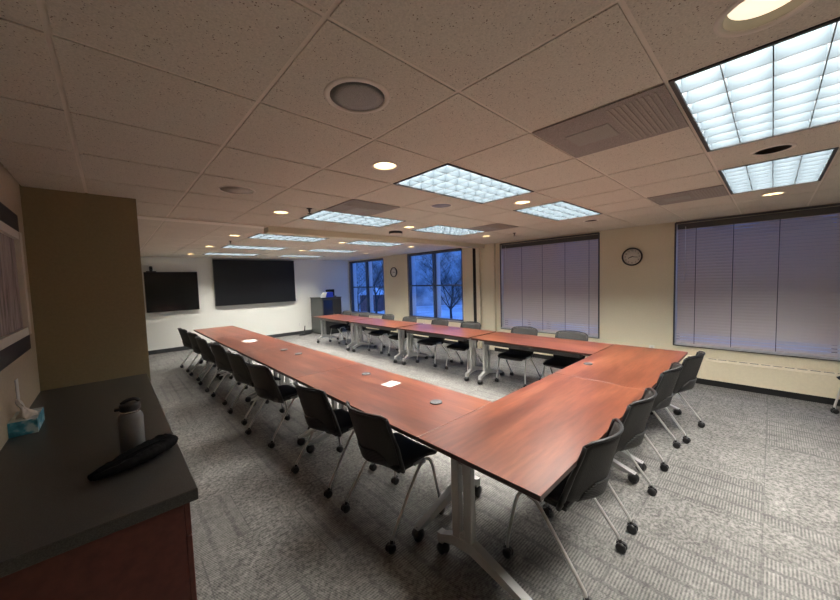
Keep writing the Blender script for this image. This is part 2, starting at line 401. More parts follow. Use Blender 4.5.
def blind(y0, y1, z0, z1, ladders, label, open_bottom):
    t_ = thing('window_blind', label, 'blind', (XW+.05, (y0+y1)/2, z0), 0, 'closed horizontal blinds on the two big windows')
    h, hw = z1-z0, (y1-y0)/2-.012
    bm = B(); box(bm, -.030, .03, -hw, hw, h-.085, h-.002); obj('headrail', bm, 'winframe', t_)
    bm = B(); n = int((h-.06)/.0455)
    for k in range(n):
        zz = .042+k*.0455
        ang = math.radians(65 if k > open_bottom*4 else 62 if k > open_bottom else 44)
        for s_ in (0,):
            dy, dz = .0245*math.cos(ang), .0245*math.sin(ang)
            pts = [(-dy, zz-dz), (-dy*.2-.003, zz-dz*.1), (dy, zz+dz)]
            v_ = [[bm.verts.new((a, yy, b)) for a, b in pts] for yy in (-hw, hw)]
            for q in range(2):
                f = bm.faces.new((v_[0][q], v_[0][q+1], v_[1][q+1], v_[1][q])); f.smooth = True
    obj('slats', bm, 'slat', t_)
    bm = B(); box(bm, -.014, .014, -hw, hw, .004, .022); obj('bottom_rail', bm, 'slat', t_)
    for q in ladders:
        bm = B(); box(bm, -.0185, -.0170, -hw+q*2*hw-.004, -hw+q*2*hw+.004, .01, h-.04); obj('ladder_cord', bm, 'winframe', t_)
    bm = B(); tube(bm, [(-.03, hw-.10, h-.05), (-.032, hw-.10, h-.9)], .004, 6); obj('tilt_wand', bm, 'white', t_)
    return t_
blind(*WINS[2], (.08, .30, .53, .76), 'closed grey slatted blind, blue light at its bottom, left of the near clock', 3)
blind(*WINS[3], (.06, .25, .44, .66, .80, .93), 'wide closed grey slatted blind on the biggest window, right of the near clock', 2)
for (y0, y1, z0, z1), nm in ((WINS[2], 'trim_4'), (WINS[3], 'trim_5')):
    bm = B()
    for a, b, c, d in ((y0-.01, y1+.01, z0-.035, z0), (y0-.01, y1+.01, z1, min(z1+.03, HC)), (y0-.022, y0, z0-.035, z1+.02), (y1, y1+.022, z0-.035, z1+.02)):
        box(bm, XW-.016, XW+.005, a, b, c, d)
    struct(nm, bm, 'winframe')
bm = B()
for y0, y1, z0, z1 in WINS[:2]:
    for a, b, c, d in ((y0, y1, z1, min(z1+.03, HC)), (y0-.015, y0, z0, z1), (y1, y1+.015, z0, z1), (y0, y1, z0-.035, z0-.02)): box(bm, XW-.010, XW+.004, a, b, c, d)
struct('trim_6', bm, 'winframe')

# ------------------------------------------------------------ convector covers under the windows
def heater(y0, y1, label):
    t_ = thing('convector_cover', label, 'heater', (XW, (y0+y1)/2, 0), 0, 'cream convector covers along the window wall')
    h = (y1-y0)/2; d = .16
    bm = B(); prism(bm, [(-d, .090), (-.002, .090), (-.002, .395), (-d+.03, .395), (-d, .372)], -h+.003, h-.003, plane='XZ'); obj('cover', bm, 'heater', t_)
    bm = B(); box(bm, -d+.02, -.002, -h, h, .0, .090); obj('toe_kick', bm, 'black', t_)
    bm = B(); k = -h+.08
    while k < h-.12:
        box(bm, -d+.045, -d+.065, k, k+.085, .3952, .3965); k += .11
    obj('vent_slots', bm, 'gap', t_)
heater(-2.95, .715, 'cream convector cover under the right-hand part of the biggest blind')
heater(.715, 4.40, 'cream convector cover under the near clock and the smaller blind')
heater(5.22, 8.0, 'cream convector cover under the nearer blue window')
heater(8.0, 10.85, 'cream convector cover under the far blue window by the corner')

# ------------------------------------------------------------ ceiling fixtures
def troffer(label):
    t_ = thing('ceiling_light', label, 'ceiling light', (0, 0, HC), 0, 'bright louvred ceiling lights')
    L, D, H = 1.2192/2-.006, .6096/2-.006, .10
    bm = B()
    for a, b, c, d in ((-L, L, -D, -D+.016), (-L, L, D-.016, D), (-L, -L+.016, -D, D), (L-.016, L, -D, D)): box(bm, a, b, c, d, -.002, H)
    obj('frame', bm, 'hous', t_)
    l, d_ = L-.017, D-.017
    bm = B(); nx, ny = 8, 4
    for i in range(0, nx+1):
        x = -l+2*l*i/nx; box(bm, x-.002, x+.002, -d_, d_, .004, .078)
    for j in range(0, ny+1):
        y = -d_+2*d_*j/ny; box(bm, -l, l, y-.002, y+.002, .004, .078)
    for i in range(0, nx+1):  # dark strips added to draw the blades' unlit lower edges as lines
        x = -l+2*l*i/nx; box(bm, x-.0016, x+.0016, -d_, d_, .002, .0045, 1)
    for j in range(0, ny+1):
        y = -d_+2*d_*j/ny; box(bm, -l, l, y-.0016, y+.0016, .002, .0045, 1)
    obj('louver', bm, ['louver', 'hous'], t_)
    bm = B(); box(bm, -l, l, -d_, d_, .086, .092); obj('lamp_panel', bm, 'lamp', t_)
    bm = B(); 
    bm_l = [bm.verts.new(v) for v in ((-L, -D, H), (L, -D, H), (L, D, H), (-L, D, H))]; bm.faces.new(bm_l); obj('housing_top', bm, 'hin', t_)
    return t_
FL = ['bright louvred ceiling light at top right, nearest the camera', 'bright louvred ceiling light beside the biggest blind, right of the dark recessed can',
      'bright louvred ceiling light above the near bend of the tables, right of the grey speaker', 'bright louvred ceiling light in front of the smaller blind, left of the near clock',
      'bright ceiling light just this side of the beam, nearer the left', 'bright ceiling light just this side of the beam, nearer the windows',
      'bright ceiling light first beyond the beam, left of the two', 'bright ceiling light first beyond the beam, nearer the windows',
      'bright ceiling light second row beyond the beam, above the big display side', 'bright ceiling light second row beyond the beam, nearer the windows',
      'bright ceiling light closest to the back wall, above the left half of the big display', 'bright ceiling light closest to the back wall, nearer the corner cabinet']
locs = [(GX+(i+1)*S, GY+(j+.5)*S, HC) for i, j in near_fix] + [(GX+(i+1)*S, FY0+(j+.5)*S, HC) for i, j in far_fix]
tf = troffer(FL[0]); tf.location = locs[0]
for l_, q in zip(FL[1:], locs[1:]): dup(tf, q, 0, l_)

def downlight(label, lens='warm', r=.075, dp=.085):
    t_ = thing('downlight', label, 'downlight', (0, 0, HC), 0, 'round warm downlights')
    bm = B(); lathe(bm, [(r+.022, -.001), (r+.020, -.005), (r+.002, -.004), (r, .004)], 32, cap=False); obj('trim_ring', bm, 'ringwhite', t_)
    bm = B(); lathe(bm, [(r, .002), (r*.95, dp*.5), (r*.9, dp)], 32, cap=False); obj('reflector', bm, 'cone', t_)
    bm = B(); lathe(bm, [(r*.89, dp-.003), (0, dp-.005)], 32); obj('lens', bm, lens, t_)
    return t_
def NG(i, j): return (GX+i*S, GY+j*S, HC)
def FG(x, j): return (x, FY0+j*S, HC)
dl = downlight('large lit downlight cut by the top edge of the photo', 'warmdim', .10, .03); dl.location = (1.50, .03, HC)
d0 = downlight('warm downlight left of the louvred light over the near table bend'); d0.location = NG(2.5, 2.5)
for q, l_ in ((NG(2.5, 5.6), 'warm downlight left of the last ceiling light before the beam'), (NG(5.5, 2.5), 'warm downlight between the two louvred lights right of centre'),
              (NG(5.6, 5.6), 'warm downlight between the two ceiling lights just before the beam'), (NG(8.8, 5.6), 'warm downlight close to the pilaster, just before the beam'),
              (NG(8.6, -.5), 'warm downlight close to the top of the biggest blind'),
              (FG(1.5, 1.6), 'warm downlight first beyond the beam, leftmost column'), (FG(1.5, 4.55), 'warm downlight middle of the leftmost column beyond the beam'), (FG(1.5, 7.8), 'warm downlight by the back wall above the television'),
              (FG(3.45, 1.7), 'warm downlight first beyond the beam, middle column'), (FG(3.45, 4.8), 'warm downlight second beyond the beam, middle column'),
              (FG(5.3, 1.7), 'warm downlight first beyond the beam, column by the windows'), (FG(5.3, 4.85), 'warm downlight second beyond the beam, column by the windows')):
    dup(d0, q, 0, l_)
def cdisc(name, label, cat, loc, r, prof, parts, group=None):
    t_ = thing(name, label, cat, loc, 0, group)
    for nm, pf, m_ in parts:
        bm = B(); lathe(bm, pf, 40, cap=nm != 'trim_ring'); obj(nm, bm, m_, t_)
    return t_
sp_ = lambda r: [('trim_ring', [(r+.022, 0), (r+.020, -.004), (r-.001, -.005), (r-.003, .0)], 'ringwhite'), ('grille', [(r-.003, -.002), (r*.6, -.004), (0, -.005)], 'spkgrille')]
cdisc('ceiling_speaker', 'round grey ceiling speaker nearest the camera', 'speaker', NG(1.5, 1.5), .12, None, sp_(.118), 'round ceiling speakers')
cdisc('ceiling_speaker', 'round ceiling speaker with pale ring, left of the sprinkler head', 'speaker', NG(1.5, 4.5), .12, None,
      [('trim_ring', [(.138, 0), (.136, -.004), (.126, -.005), (.124, .0)], 'ringwhite'), ('grille', [(.125, -.0015), (0, -.003)], 'tile')], 'round ceiling speakers')
cdisc('ceiling_speaker', 'bluish round ceiling speaker between two bright lights', 'speaker', NG(4.5, 3.5), .12, None,
      [('trim_ring', [(.120, 0), (.118, -.005), (.106, -.006), (.104, .0)], 'ringwhite'), ('grille', [(.105, -.002), (0, -.004)], 'bluespk')], 'round ceiling speakers')
for q, l_, r_ in ((NG(5.5, -.5), 'dark unlit recessed can between the two lights at top right', .085), (NG(8.7, 2.5), 'small dark unlit recessed can near the top of the smaller blind', .085)):
    t_ = thing('recessed_can', l_, 'downlight', q, 0, 'unlit recessed cans')
    bm = B(); lathe(bm, [(r_+.022, 0), (r_+.018, -.005), (r_+.002, -.005), (r_, .0)], 32, cap=False); obj('trim_ring', bm, 'ringwhite', t_)
    bm = B(); lathe(bm, [(r_, .002), (r_*.95, .05), (r_*.7, .09), (0, .095)], 32, cap=False); obj('baffle', bm, 'sprk', t_)
    bm = B(); lathe(bm, [(r_*.3, .09), (r_*.35, .06), (r_*.2, .045), (0, .042)], 20); obj('lamp', bm, 'diffgrid', t_)
t_ = thing('ceiling_device', 'black round ceiling device with a pale base, just before the beam', 'ceiling device', (3.44, 4.20, HC))  # ceiling-mounted downlight with a black ring
bm = B(); lathe(bm, [(.11, 0), (.11, -.03), (.105, -.035)], 32); obj('ring', bm, 'black', t_)
bm = B(); lathe(bm, [(.104, -.034), (.09, -.045), (.05, -.055), (0, -.058)], 32); obj('cover', bm, 'ringwhite', t_)
# air vents
def vent(i, j, label, perf=True):
    t_ = thing('air_vent', label, 'vent', (GX+(i+.5)*S, GY+(j+.5)*S, HC), 0, 'square grey ceiling air vents')
    h = S/2-.008
    bm = B(); box(bm, -h, h, -h, h, -.006, 0); obj('face', bm, 'diffgrid', t_)
    bm = B(); box(bm, -.10, .10, -.02, .20, -.0085, -.006); obj('core', bm, 'spkgrille', t_)
    bm = B()
    for k in range(9): box(bm, -h+.04, h-.04, -.26+k*.024, -.26+k*.024+.009, -.0085, -.006)
    obj('vane', bm, 'vane', t_)
vent(3, 0, 'square air vent left of the light at top right')
vent(3, 4, 'square grey air vent beside the ceiling light before the beam')
vent(7, 0, 'square air vent near the left top corner of the biggest blind')
vent(7, 4, 'square air vent close above the pilaster side of the smaller blind')
# sprinklers
for q, l_ in (((1.60, 3.38), 'small dark sprinkler head left of the ceiling light before the beam'), ((1.62, 6.6), 'small dark sprinkler head beyond the beam, by the left downlights'), ((5.38, 3.2), 'small dark sprinkler head above the smaller blind')):
    t_ = thing('sprinkler_head', l_, 'sprinkler', (q[0], q[1], HC), 0, 'ceiling sprinkler heads')
    bm = B(); lathe(bm, [(.03, 0), (.028, -.006), (.012, -.008), (.012, -.035), (0, -.035)], 16); obj('escutcheon', bm, 'sprk', t_)
    bm = B(); lathe(bm, [(0, -.034), (.006, -.036), (.006, -.050), (.022, -.052), (.022, -.055), (0, -.055)], 12); obj('deflector', bm, 'sprk', t_)

# ------------------------------------------------------------ tables
def make_table(label):
    t_ = thing('folding_table', label, 'table', (0, 0, 0), 0, 'cherry topped wheeled conference tables in a U')
    L, D = 1.826/2, .78/2
    bm = B(); box(bm, -L, L, -D, D, .733, .760, 1); 
    for f in bm.faces:
        if f.calc_center_median().z > .7599: f.material_index = 0
    bmesh.ops.bevel(bm, geom=[e for e in bm.edges if all(v.co.z > .7599 for v in e.verts)], offset=.0022, segments=2, profile=.5, affect='EDGES')
    for f in bm.faces:
        if f.calc_center_median().z > .7581: f.material_index = 0
    obj('tabletop', bm, ['cherry', 'edge'], t_)
    bm = B(); box(bm, -L+.08, L-.08, .11, .17, .675, .732); box(bm, -L+.10, L-.10, -.02, .01, .69, .732); obj('frame_beam', bm, 'silver', t_)
    bm = B(); box(bm, -L+.18, L-.18, .20, .29, .66, .730, bev=.006); obj('cable_tray', bm, 'puck', t_)
    for s in (-1, 1):
        x = s*(L-.11)
        lg = B()
        for yc in (.095, .185): box(lg, x-.022, x+.022, yc-.028, yc+.028, .15, .73, bev=.008)
        box(lg, x-.016, x+.016, .12, .16, .15, .23)
        box(lg, x-.016, x+.016, .12, .16, .65, .73)
        box(lg, x-.03, x+.03, -.16, .26, .712, .732)
        lo = obj('leg', lg, 'silver', t_)
        ft = B()
        # foot: flat bar, long arm to user side, short arm to inner side
        prism(ft, [(-.335, .078), (-.285, .078), (.05, .175), (.20, .150), (.335, .125), (.335, .078), (.29, .078), (.285, .10), (.20, .105), (.05, .125), (-.27, .045+.033)][::-1] if False else
              [(-.335, .085), (.06, .215), (.215, .19), (.305, .145), (.335, .145), (.335, .085), (.295, .085), (.29, .105), (.20, .135), (.08, .145), (-.255, .055+.02)], x-.024, x+.024, plane='YZ')
        obj('foot', ft, 'silver', lo)
        for yc in (-.315, .315):
            cb_ = B()
            lathe(cb_, [(.012, .055), (.040, .050), (.042, .036), (.030, .018), (.030, .003), (.012, 0)], 18, c=(x-.030, yc, .043), axis='X')
            lathe(cb_, [(.012, 0), (.030, .003), (.030, .018), (.042, .036), (.040, .050), (.012, .055)][::1], 18, c=(x-.025, yc, .043), axis='X')
            tube(cb_, [(x, yc, .05), (x, yc, .09)], .010, 8)
            obj('caster', cb_, 'rubber', lo)
    return t_
TL = 1.829
front = make_table('cherry table with its bare corner nearest the camera'); front.location = (1.302+TL/2, 1.055, 0)
dup(front, (1.302+TL*1.5, 1.055, 0), 0, 'cherry table below the near clock, far half of the short side')
ll = ['first table of the left row, with a white sheet on it', 'second cherry table from the camera in the left row',
      'third cherry table from the camera in the left row', 'cherry table at the far end of the left row by the television']
for k in range(4): dup(front, (1.302+.39, 1.447+TL*(k+.5), 0), -PI/2, ll[k])
rl = ['cherry table of the window row in front of the smaller blind', 'second cherry table of the window row counted from the short side',
      'third cherry table of the window row counted from the short side', 'cherry table at the far end of the window row by the dark cabinet']
for k in range(4): dup(front, (4.16+.39, 1.449+.914+1.876*k, 0), PI/2, rl[k])

# ------------------------------------------------------------ chairs
def make_chair(label):
    t_ = thing('office_chair', label, 'chair', (0, 0, 0), 0, 'black mesh-back chairs on casters around the tables')
    # seat
    bm = B(); nx, ny = 10, 10; top, bot = [], []
    for j in range(ny+1):
        v_ = j/ny; rowt, rowb = [], []
        for i in range(nx+1):
            u = -1+2*i/nx; y = -.11+.37*v_
            hw = .232-.02*(1-v_)-.03*max(0, v_-.8)*5*abs(u)**2*.3
            edge = max(abs(u)**6, abs(2*v_-1)**8)
            z = .486+.010*u*u-.028*max(0, v_-.72)/.28 - .022*edge
            rowt.append(bm.verts.new((u*hw, y, z))); rowb.append(bm.verts.new((u*hw*.93, y*.96, z-.045+.02*edge)))
        top.append(rowt); bot.append(rowb)
    for j in range(ny):
        for i in range(nx):
            f = bm.faces.new((top[j][i], top[j][i+1], top[j+1][i+1], top[j+1][i])); f.smooth = True
            f = bm.faces.new((bot[j][i], bot[j+1][i], bot[j+1][i+1], bot[j][i+1])); f.smooth = True
    for i in range(nx):
        bm.faces.new((top[0][i], bot[0][i], bot[0][i+1], top[0][i+1])); bm.faces.new((top[ny][i], top[ny][i+1], bot[ny][i+1], bot[ny][i]))
    for j in range(ny):
        bm.faces.new((top[j][0], top[j+1][0], bot[j+1][0], bot[j][0])); bm.faces.new((top[j][nx], bot[j][nx], bot[j+1][nx], top[j+1][nx]))
    obj('seat', bm, 'seat', t_)
    # wrap-around back
    def bp(u, v, off=0):
        z = .415+.437*v
        hw = (.190+.046*min(1, v*2.0)-.010*max(0, v-.6)/.4)
        ys = -.205+.155*(1-v)**1.1
        yc = -.300+.115*(1-v)+.13*max(0, .20-v)/.20
        y = ys+(yc-ys)*(1-abs(u)**1.9)
        z += .014*(1-u*u)*v-.025*(1-v)**2*(1-abs(u)) - .016*max(0, abs(u)-.85)/.15*v
        return Vector((u*hw, y+off, z))
    bm = B(); nu, nv = 16, 14
    def shell(bm, u0, u1, v0, v1, o0, o1, nu=nu, nv=nv):
        F_, K_ = [], []
        tp = (lambda v_: 1.0) if nu > 10 else (lambda v_: .55+.45*math.sin(PI*min(1, max(0, (v_-v0)/(v1-v0)*.75+.2))))
        for j in range(nv+1):
            v_ = v0+(v1-v0)*j/nv
            F_.append([bm.verts.new(bp((u0+(u1-u0)*i/nu)*tp(v_), v_, o0)) for i in range(nu+1)]); K_.append([bm.verts.new(bp((u0+(u1-u0)*i/nu)*tp(v_), v_, o1)) for i in range(nu+1)])
        for j in range(nv):
            for i in range(nu):
                f = bm.faces.new((F_[j][i], F_[j][i+1], F_[j+1][i+1], F_[j+1][i])); f.smooth = True
                f = bm.faces.new((K_[j][i], K_[j+1][i], K_[j+1][i+1], K_[j][i+1])); f.smooth = True
        for i in range(nu):
            bm.faces.new((F_[0][i], K_[0][i], K_[0][i+1], F_[0][i+1])); bm.faces.new((F_[nv][i], F_[nv][i+1], K_[nv][i+1], K_[nv][i]))
        for j in range(nv):
            bm.faces.new((F_[j][0], F_[j+1][0], K_[j+1][0], K_[j][0])); bm.faces.new((F_[j][nu], K_[j][nu], K_[j+1][nu], F_[j+1][nu]))
    shell(bm, -.95, .95, 0, .975, 0, -.007); bk = obj('backrest', bm, 'mesh', t_)
    bm = B(); shell(bm, -.70, .70, .10, .42, -.007, -.016, 10, 8); obj('lumbar_panel', bm, 'lumbar', bk)
    bm = B()
    for s in (-1, 1): tube(bm, [bp(s, v_/10, -.003) for v_ in range(0, 11)], [.017]*3+[.015]*3+[.012]*5, 8)
    tube(bm, [bp(-1+2*i/14, 1, -.003) for i in range(15)], .009, 8)
    tube(bm, [bp(-1+2*i/14, 0, .0) for i in range(15)], .013, 8)
    obj('back_frame', bm, 'plastic', t_)
    bm = B(); box(bm, -.20, .20, -.10, .14, .420, .450, bev=.008); obj('seat_bracket', bm, 'plastic', t_)
    for s in (-1, 1):
        for kind in ('rear', 'front'):
            bm = B()
            if kind == 'rear': P = smooth_path([(s*.236, .11, .440), (s*.245, .055, .435), (s*.252, -.02, .355), (s*.262, -.195, .125), (s*.266, -.222, .085), (s*.266, -.228, .06)], 4); cpos = (s*.266, -.235)
            else: P = smooth_path([(s*.225, .02, .445), (s*.228, .12, .447), (s*.234, .175, .405), (s*.245, .215, .22), (s*.255, .235, .10), (s*.257, .236, .06)], 4); cpos = (s*.257, .238)
            tube(bm, P, .0105, 8); lo = obj('leg', bm, 'chairsilver', t_)
            cb_ = B(); x, y = cpos
            for dx in (-.015, .015):
                lathe(cb_, [(.006, -.011), (.024, -.011), (.029, -.006), (.029, .006), (.024, .011), (.006, .011)], 16, c=(x+dx, y-.006, .029), axis='X')
            tube(cb_, [(x, y+.006, .075), (x, y, .04)], .012, 8); box(cb_, x-.006, x+.006, y-.03, y+.022, .03, .058)
            obj('caster', cb_, 'rubber', lo)
    return t_
G5 = math.radians
ch0 = make_chair('black mesh-back chair at the near table corner, first along the short side')
ch0.location = (1.935, .838, 0)
for x, y, a, l_ in ((2.685, .835, 0, 'second black mesh-back chair from the near table corner, along the short side'),
                    (3.665, .84, 0, 'third black mesh-back chair from the near table corner, along the short side'),
                    (4.40, .76, -6, 'black mesh-back chair at the far end of the short side, nearest the window wall'),
                    (5.99, -.87, 30, 'chair cut by the right edge of the photo, near the heater')):
    dup(ch0, (x, y, 0), G5(a), l_)
left_ch = [(1.425, 1.878, 1, 'black mesh-back chair of the left row closest to the camera'), (1.385, 2.675, 5, 'second black mesh-back chair from the camera in the left row'),
           (1.335, 3.85, 8, 'third black mesh-back chair from the camera in the left row'), (1.33, 4.68, 3, 'fourth black mesh-back chair from the camera in the left row'),
           (1.325, 5.63, 4, 'fifth black mesh-back chair from the camera in the left row'), (1.29, 6.50, 0, 'sixth black mesh-back chair from the camera in the left row'),
           (1.30, 7.38, 3, 'seventh black mesh-back chair from the camera in the left row'), (1.27, 8.27, 3, 'last black mesh-back chair of the left row, nearest the television')]
for x, y, a, l_ in left_ch: dup(ch0, (x, y, 0), -PI/2+G5(a), l_)
win_ch = [(4.77, 2.03, 0, 'black chair in the window row before the right half of the smaller blind'), (4.77, 2.80, 0, 'black chair in the window row before the left half of the smaller blind'),
          (4.79, 3.93, 0, 'black chair in the window row just right of the dark wall slot'), (4.77, 4.72, 0, 'black chair in the window row just left of the dark wall slot'),
          (4.76, 5.66, 0, 'black chair in the window row under the left edge of the nearer blue window'), (4.79, 6.50, 0, 'black chair in the window row below the far clock'),
          (4.80, 7.58, 0, 'black chair in the window row under the far blue window'), (4.78, 8.44, 0, 'last black chair of the window row, beside the dark cabinet')]
for x, y, a, l_ in win_ch: dup(ch0, (x, y, 0), PI/2+G5(a), l_)

# ------------------------------------------------------------ things on the tables
def puck(x, y, label, r=.048):
    bm = B(); lathe(bm, [(r, 0), (r, .006), (r-.006, .010), (r*.5, .011), (0, .011)], 28)
    return tag(obj('power_puck', bm, 'puck', None, (x, y, .7602)), label, 'power outlet', 'grey round desk grommets')
puck(1.785, 1.759, 'round grey desk grommet nearest the camera on the left row, by the corner')
puck(1.87, 2.842, 'round grey desk grommet beyond the white sheet on the left row', .045)
puck(1.807, 4.363, 'pale round grommet on the second left table, nearer of its pair', .05)
puck(1.78, 4.80, 'pale round grommet on the second left table, farther of its pair', .05)
puck(3.669, 1.324, 'round grey desk grommet on the short side of the U', .045)
bm = B(); box(bm, -.075, .075, -.06, .06, 0, .0022); tag(obj('note_paper', bm, 'paper', None, (1.837, 2.386, .7604), .12), 'small white sheet of paper lying on the near left table', 'paper')
bm = B(); box(bm, -.11, .05, -.12, .10, 0, .002); box(bm, -.02, .10, -.05, .14, .002, .006, M=Matrix.Rotation(.5, 4, 'Z')); tag(obj('paper_sheets', bm, 'paper', None, (1.70, 6.05, .7604), .3), 'white papers on the third left table, before the big display', 'paper')

# ------------------------------------------------------------ counter, cabinet and what stands on it
CX, CY0, CZ = .200, 1.492, .940
bm = B(); box(bm, XL, CX, CY0, JY, CZ-.045, CZ, bev=.004); tag(obj('countertop', bm, 'counter'), 'long dark speckled countertop along the left wall', 'countertop')
def base_cab(y0, y1, label, ndoor):
    t_ = thing('base_cabinet', label, 'cabinet', (-.13, (y0+y1)/2, 0), 0, 'mahogany base cabinets under the counter')
    h = (y1-y0)/2
    bm = B(); box(bm, XL+.13+.001, .285, -h+.001, h-.001, .10, CZ-.046); box(bm, XL+.14, .24, -h+.001, h-.001, 0, .10); obj('body', bm, 'cabwood', t_)
    n = ndoor
    for k in range(n):
        a, b = -h+2*h*k/n+.004, -h+2*h*(k+1)/n-.004
        bm = B(); box(bm, .286, .305, a, b, .75, CZ-.055, bev=.002); dr = obj('drawer', bm, 'cabwood', t_)
        bm = B(); c_ = (a+b)/2; tube(bm, smooth_path([(.304, c_-.05, .82), (.335, c_-.045, .82), (.335, c_+.045, .82), (.304, c_+.05, .82)], 3), .005, 8); obj('handle', bm, 'sprk', dr)
        bm = B(); box(bm, .286, .305, a, b, .11, .742, bev=.002); dr = obj('door', bm, 'cabwood', t_)
        bm = B(); tube(bm, smooth_path([(.304, b-.04, .68), (.335, b-.04, .675), (.335, b-.04, .585), (.304, b-.04, .58)], 3), .005, 8); obj('handle', bm, 'sprk', dr)
base_cab(1.525, 2.72, 'dark mahogany base cabinet at the near end of the counter', 3)
base_cab(2.722, 3.868, 'dark mahogany base cabinet at the far end of the counter, against the brown wall', 3)
t_ = thing('water_bottle', 'graphite insulated bottle with black lid on the dark counter', 'bottle', (.035, 2.06, CZ+.0005))
bm = B(); lathe(bm, [(.040, 0), (.046, .006), (.0465, .165), (.043, .180), (.034, .190), (.033, .193)], 36); obj('body', bm, 'bottle', t_)
bm = B(); lathe(bm, [(.033, .190), (.036, .193), (.036, .202), (.033, .203)], 32); obj('neck', bm, 'steel', t_)
bm = B(); lathe(bm, [(.037, .202), (.039, .205), (.039, .228), (.034, .236), (0, .237)], 32); box(bm, -.055, -.02, -.014, .014, .208, .222, bev=.004); tube(bm, smooth_path([(-.03, 0, .235), (-.01, 0, .248), (.02, .0, .250), (.036, 0, .236)], 3), .008, 8); obj('lid', bm, 'plastic', t_)
# folded black cloth bag
t_ = thing('black_pouch', 'folded black fabric pouch lying in front of the bottle', 'bag', (.045, 1.90, CZ+.012), math.radians(31))
bm = B()
def lump(bm, path, rad, flat, seed):
    random.seed(seed); P = smooth_path(path, 6); n = len(P); rs = []
    for i in range(n):
        q = i/(n-1); rs.append(rad*(.62+.5*q)*(.35+.65*math.sin(PI*min(max(q*.98+.01, .03), .985))**.4)*(1+random.uniform(-.13, .13)))
    tube(bm, P, rs, 16, flat=flat)
lump(bm, [(-.17, -.015, .022), (-.08, -.03, .021), (.03, -.034, .022), (.12, -.015, .022), (.165, .015, .022)], .034, .75, 3)
obj('front_fold', bm, 'blackfab', t_)
bm = B(); lump(bm, [(-.165, .012, .018), (-.08, .014, .024), (.03, .022, .028), (.11, .03, .026), (.165, .030, .022)], .042, .75, 5)
obj('rear_fold', bm, 'blackfab', t_)
bm = B(); tube(bm, smooth_path([(-.16, -.002, .034), (-.05, -.006, .045), (.05, -.005, .049), (.15, .010, .036)], 5), .004, 6); obj('zip_seam', bm, 'blackfab', t_)
# tissue box
t_ = thing('tissue_box', 'blue patterned tissue box with a tissue pulled up, at the left wall', 'tissue box', (-.386, 2.865, CZ+.0005), 0)
bm = B(); box(bm, -.052, .052, -.12, .12, 0, .078)
for f in bm.faces:
    if f.calc_center_median().z > .077: f.material_index = 1
obj('carton', bm, ['tissuebox', 'tissuetop'], t_)
bm = B(); random.seed(11); rings = []
for k in range(7):
    z = .078+.017*k; r = .040*(1-k/6)**.8*(.6+.4*math.sin(k*1.3+1))+.005
    rings.append([bm.verts.new((math.cos(2*PI*i/14)*r*(1+.6*math.sin(i*2.6+k*.7))*.75-.006*k+.01, math.sin(2*PI*i/14)*r*1.5*(1+.55*math.sin(i*1.9+k*.5))-.02, z)) for i in range(14)])
for a, b in zip(rings, rings[1:]):
    for i in range(14): f = bm.faces.new((a[i], a[(i+1) % 14], b[(i+1) % 14], b[i])); f.smooth = True
bm.faces.new(rings[0][::-1]); bm.faces.new(rings[-1]); obj('tissue', bm, 'tissue', t_)
bm = B(); box(bm, XL+.0005, XL+.006, -.035, .035, -.07, .07, bev=.002); tag(obj('wall_switch_plate', bm, 'white', None, (0, 3.06, 1.125)), 'pale switch plate on the left wall above the tissue box', 'switch')
# framed board picture on left wall
t_ = thing('framed_picture', 'dark framed picture of weathered boards on the left wall', 'picture', (XL, 2.6, 1.33))
y1 = .82; y0 = -1.0
bm = B(); box(bm, .001, .030, y0, y1, .77, .885); box(bm, .001, .030, y0, y1, 0, .10); box(bm, .001, .022, y0, y0+.07, .10, .77); obj('frame', bm, 'frame_dark', t_)
bm = B(); box(bm, .001, .040, y1-.075, y1, .10, .77); box(bm, .001, .036, y0+.07, y1-.075, .72, .77); box(bm, .001, .036, y0+.07, y1-.075, .10, .15); obj('inner_frame', bm, 'frame_light', t_)
bm = B(); k = y0+.07
while k < y1-.08:
    box(bm, .001, .014, k+.002, min(k+.14, y1-.076)-.002, .15, .72); k += .14
obj('boards', bm, 'boards', t_)

# ------------------------------------------------------------ back wall
t_ = thing('television', 'black flat television on the left of the back wall', 'television', (1.215, YB, 1.085))
bm = B(); box(bm, -.565, .565, -.115, -.075, 0, 1.03, bev=.004); obj('bezel', bm, 'bezel', t_)
bm = B(); box(bm, -.552, .552, -.1165, -.1145, .014, 1.016); obj('screen', bm, 'screen', t_)
bm = B(); box(bm, -.2, .2, -.075, -.001, .3, .7); obj('wall_mount', bm, 'bezel', t_)
t_ = thing('video_camera', 'small black camera on top of the television', 'camera', (.80, YB-.095, 2.116))
bm = B(); box(bm, -.10, .10, -.05, .05, 0, .022, bev=.004); obj('base', bm, 'plastic', t_)
bm = B(); lathe(bm, [(.028, .022), (.032, .04), (.036, .07), (.034, .13), (.02, .145), (0, .147)], 20); obj('head', bm, 'plastic', t_)
bm = B(); lathe(bm, [(.018, 0), (.018, -.015), (0, -.018)], 16, c=(0, -.032, .09), axis='Y'); obj('lens', bm, 'screen', t_)
t_ = thing('wall_display', 'very large black display in the middle of the back wall', 'display', (3.32, YB, 1.135))
bm = B(); box(bm, -1.15, 1.15, -.13, -.07, 0, 1.325, bev=.005); obj('bezel', bm, 'bezel', t_)
bm = B(); box(bm, -1.135, 1.135, -.1315, -.1295, .015, 1.31); obj('screen', bm, 'mattescreen', t_)
bm = B(); box(bm, -.6, .6, -.07, -.001, .3, 1.0); obj('wall_mount', bm, 'bezel', t_)
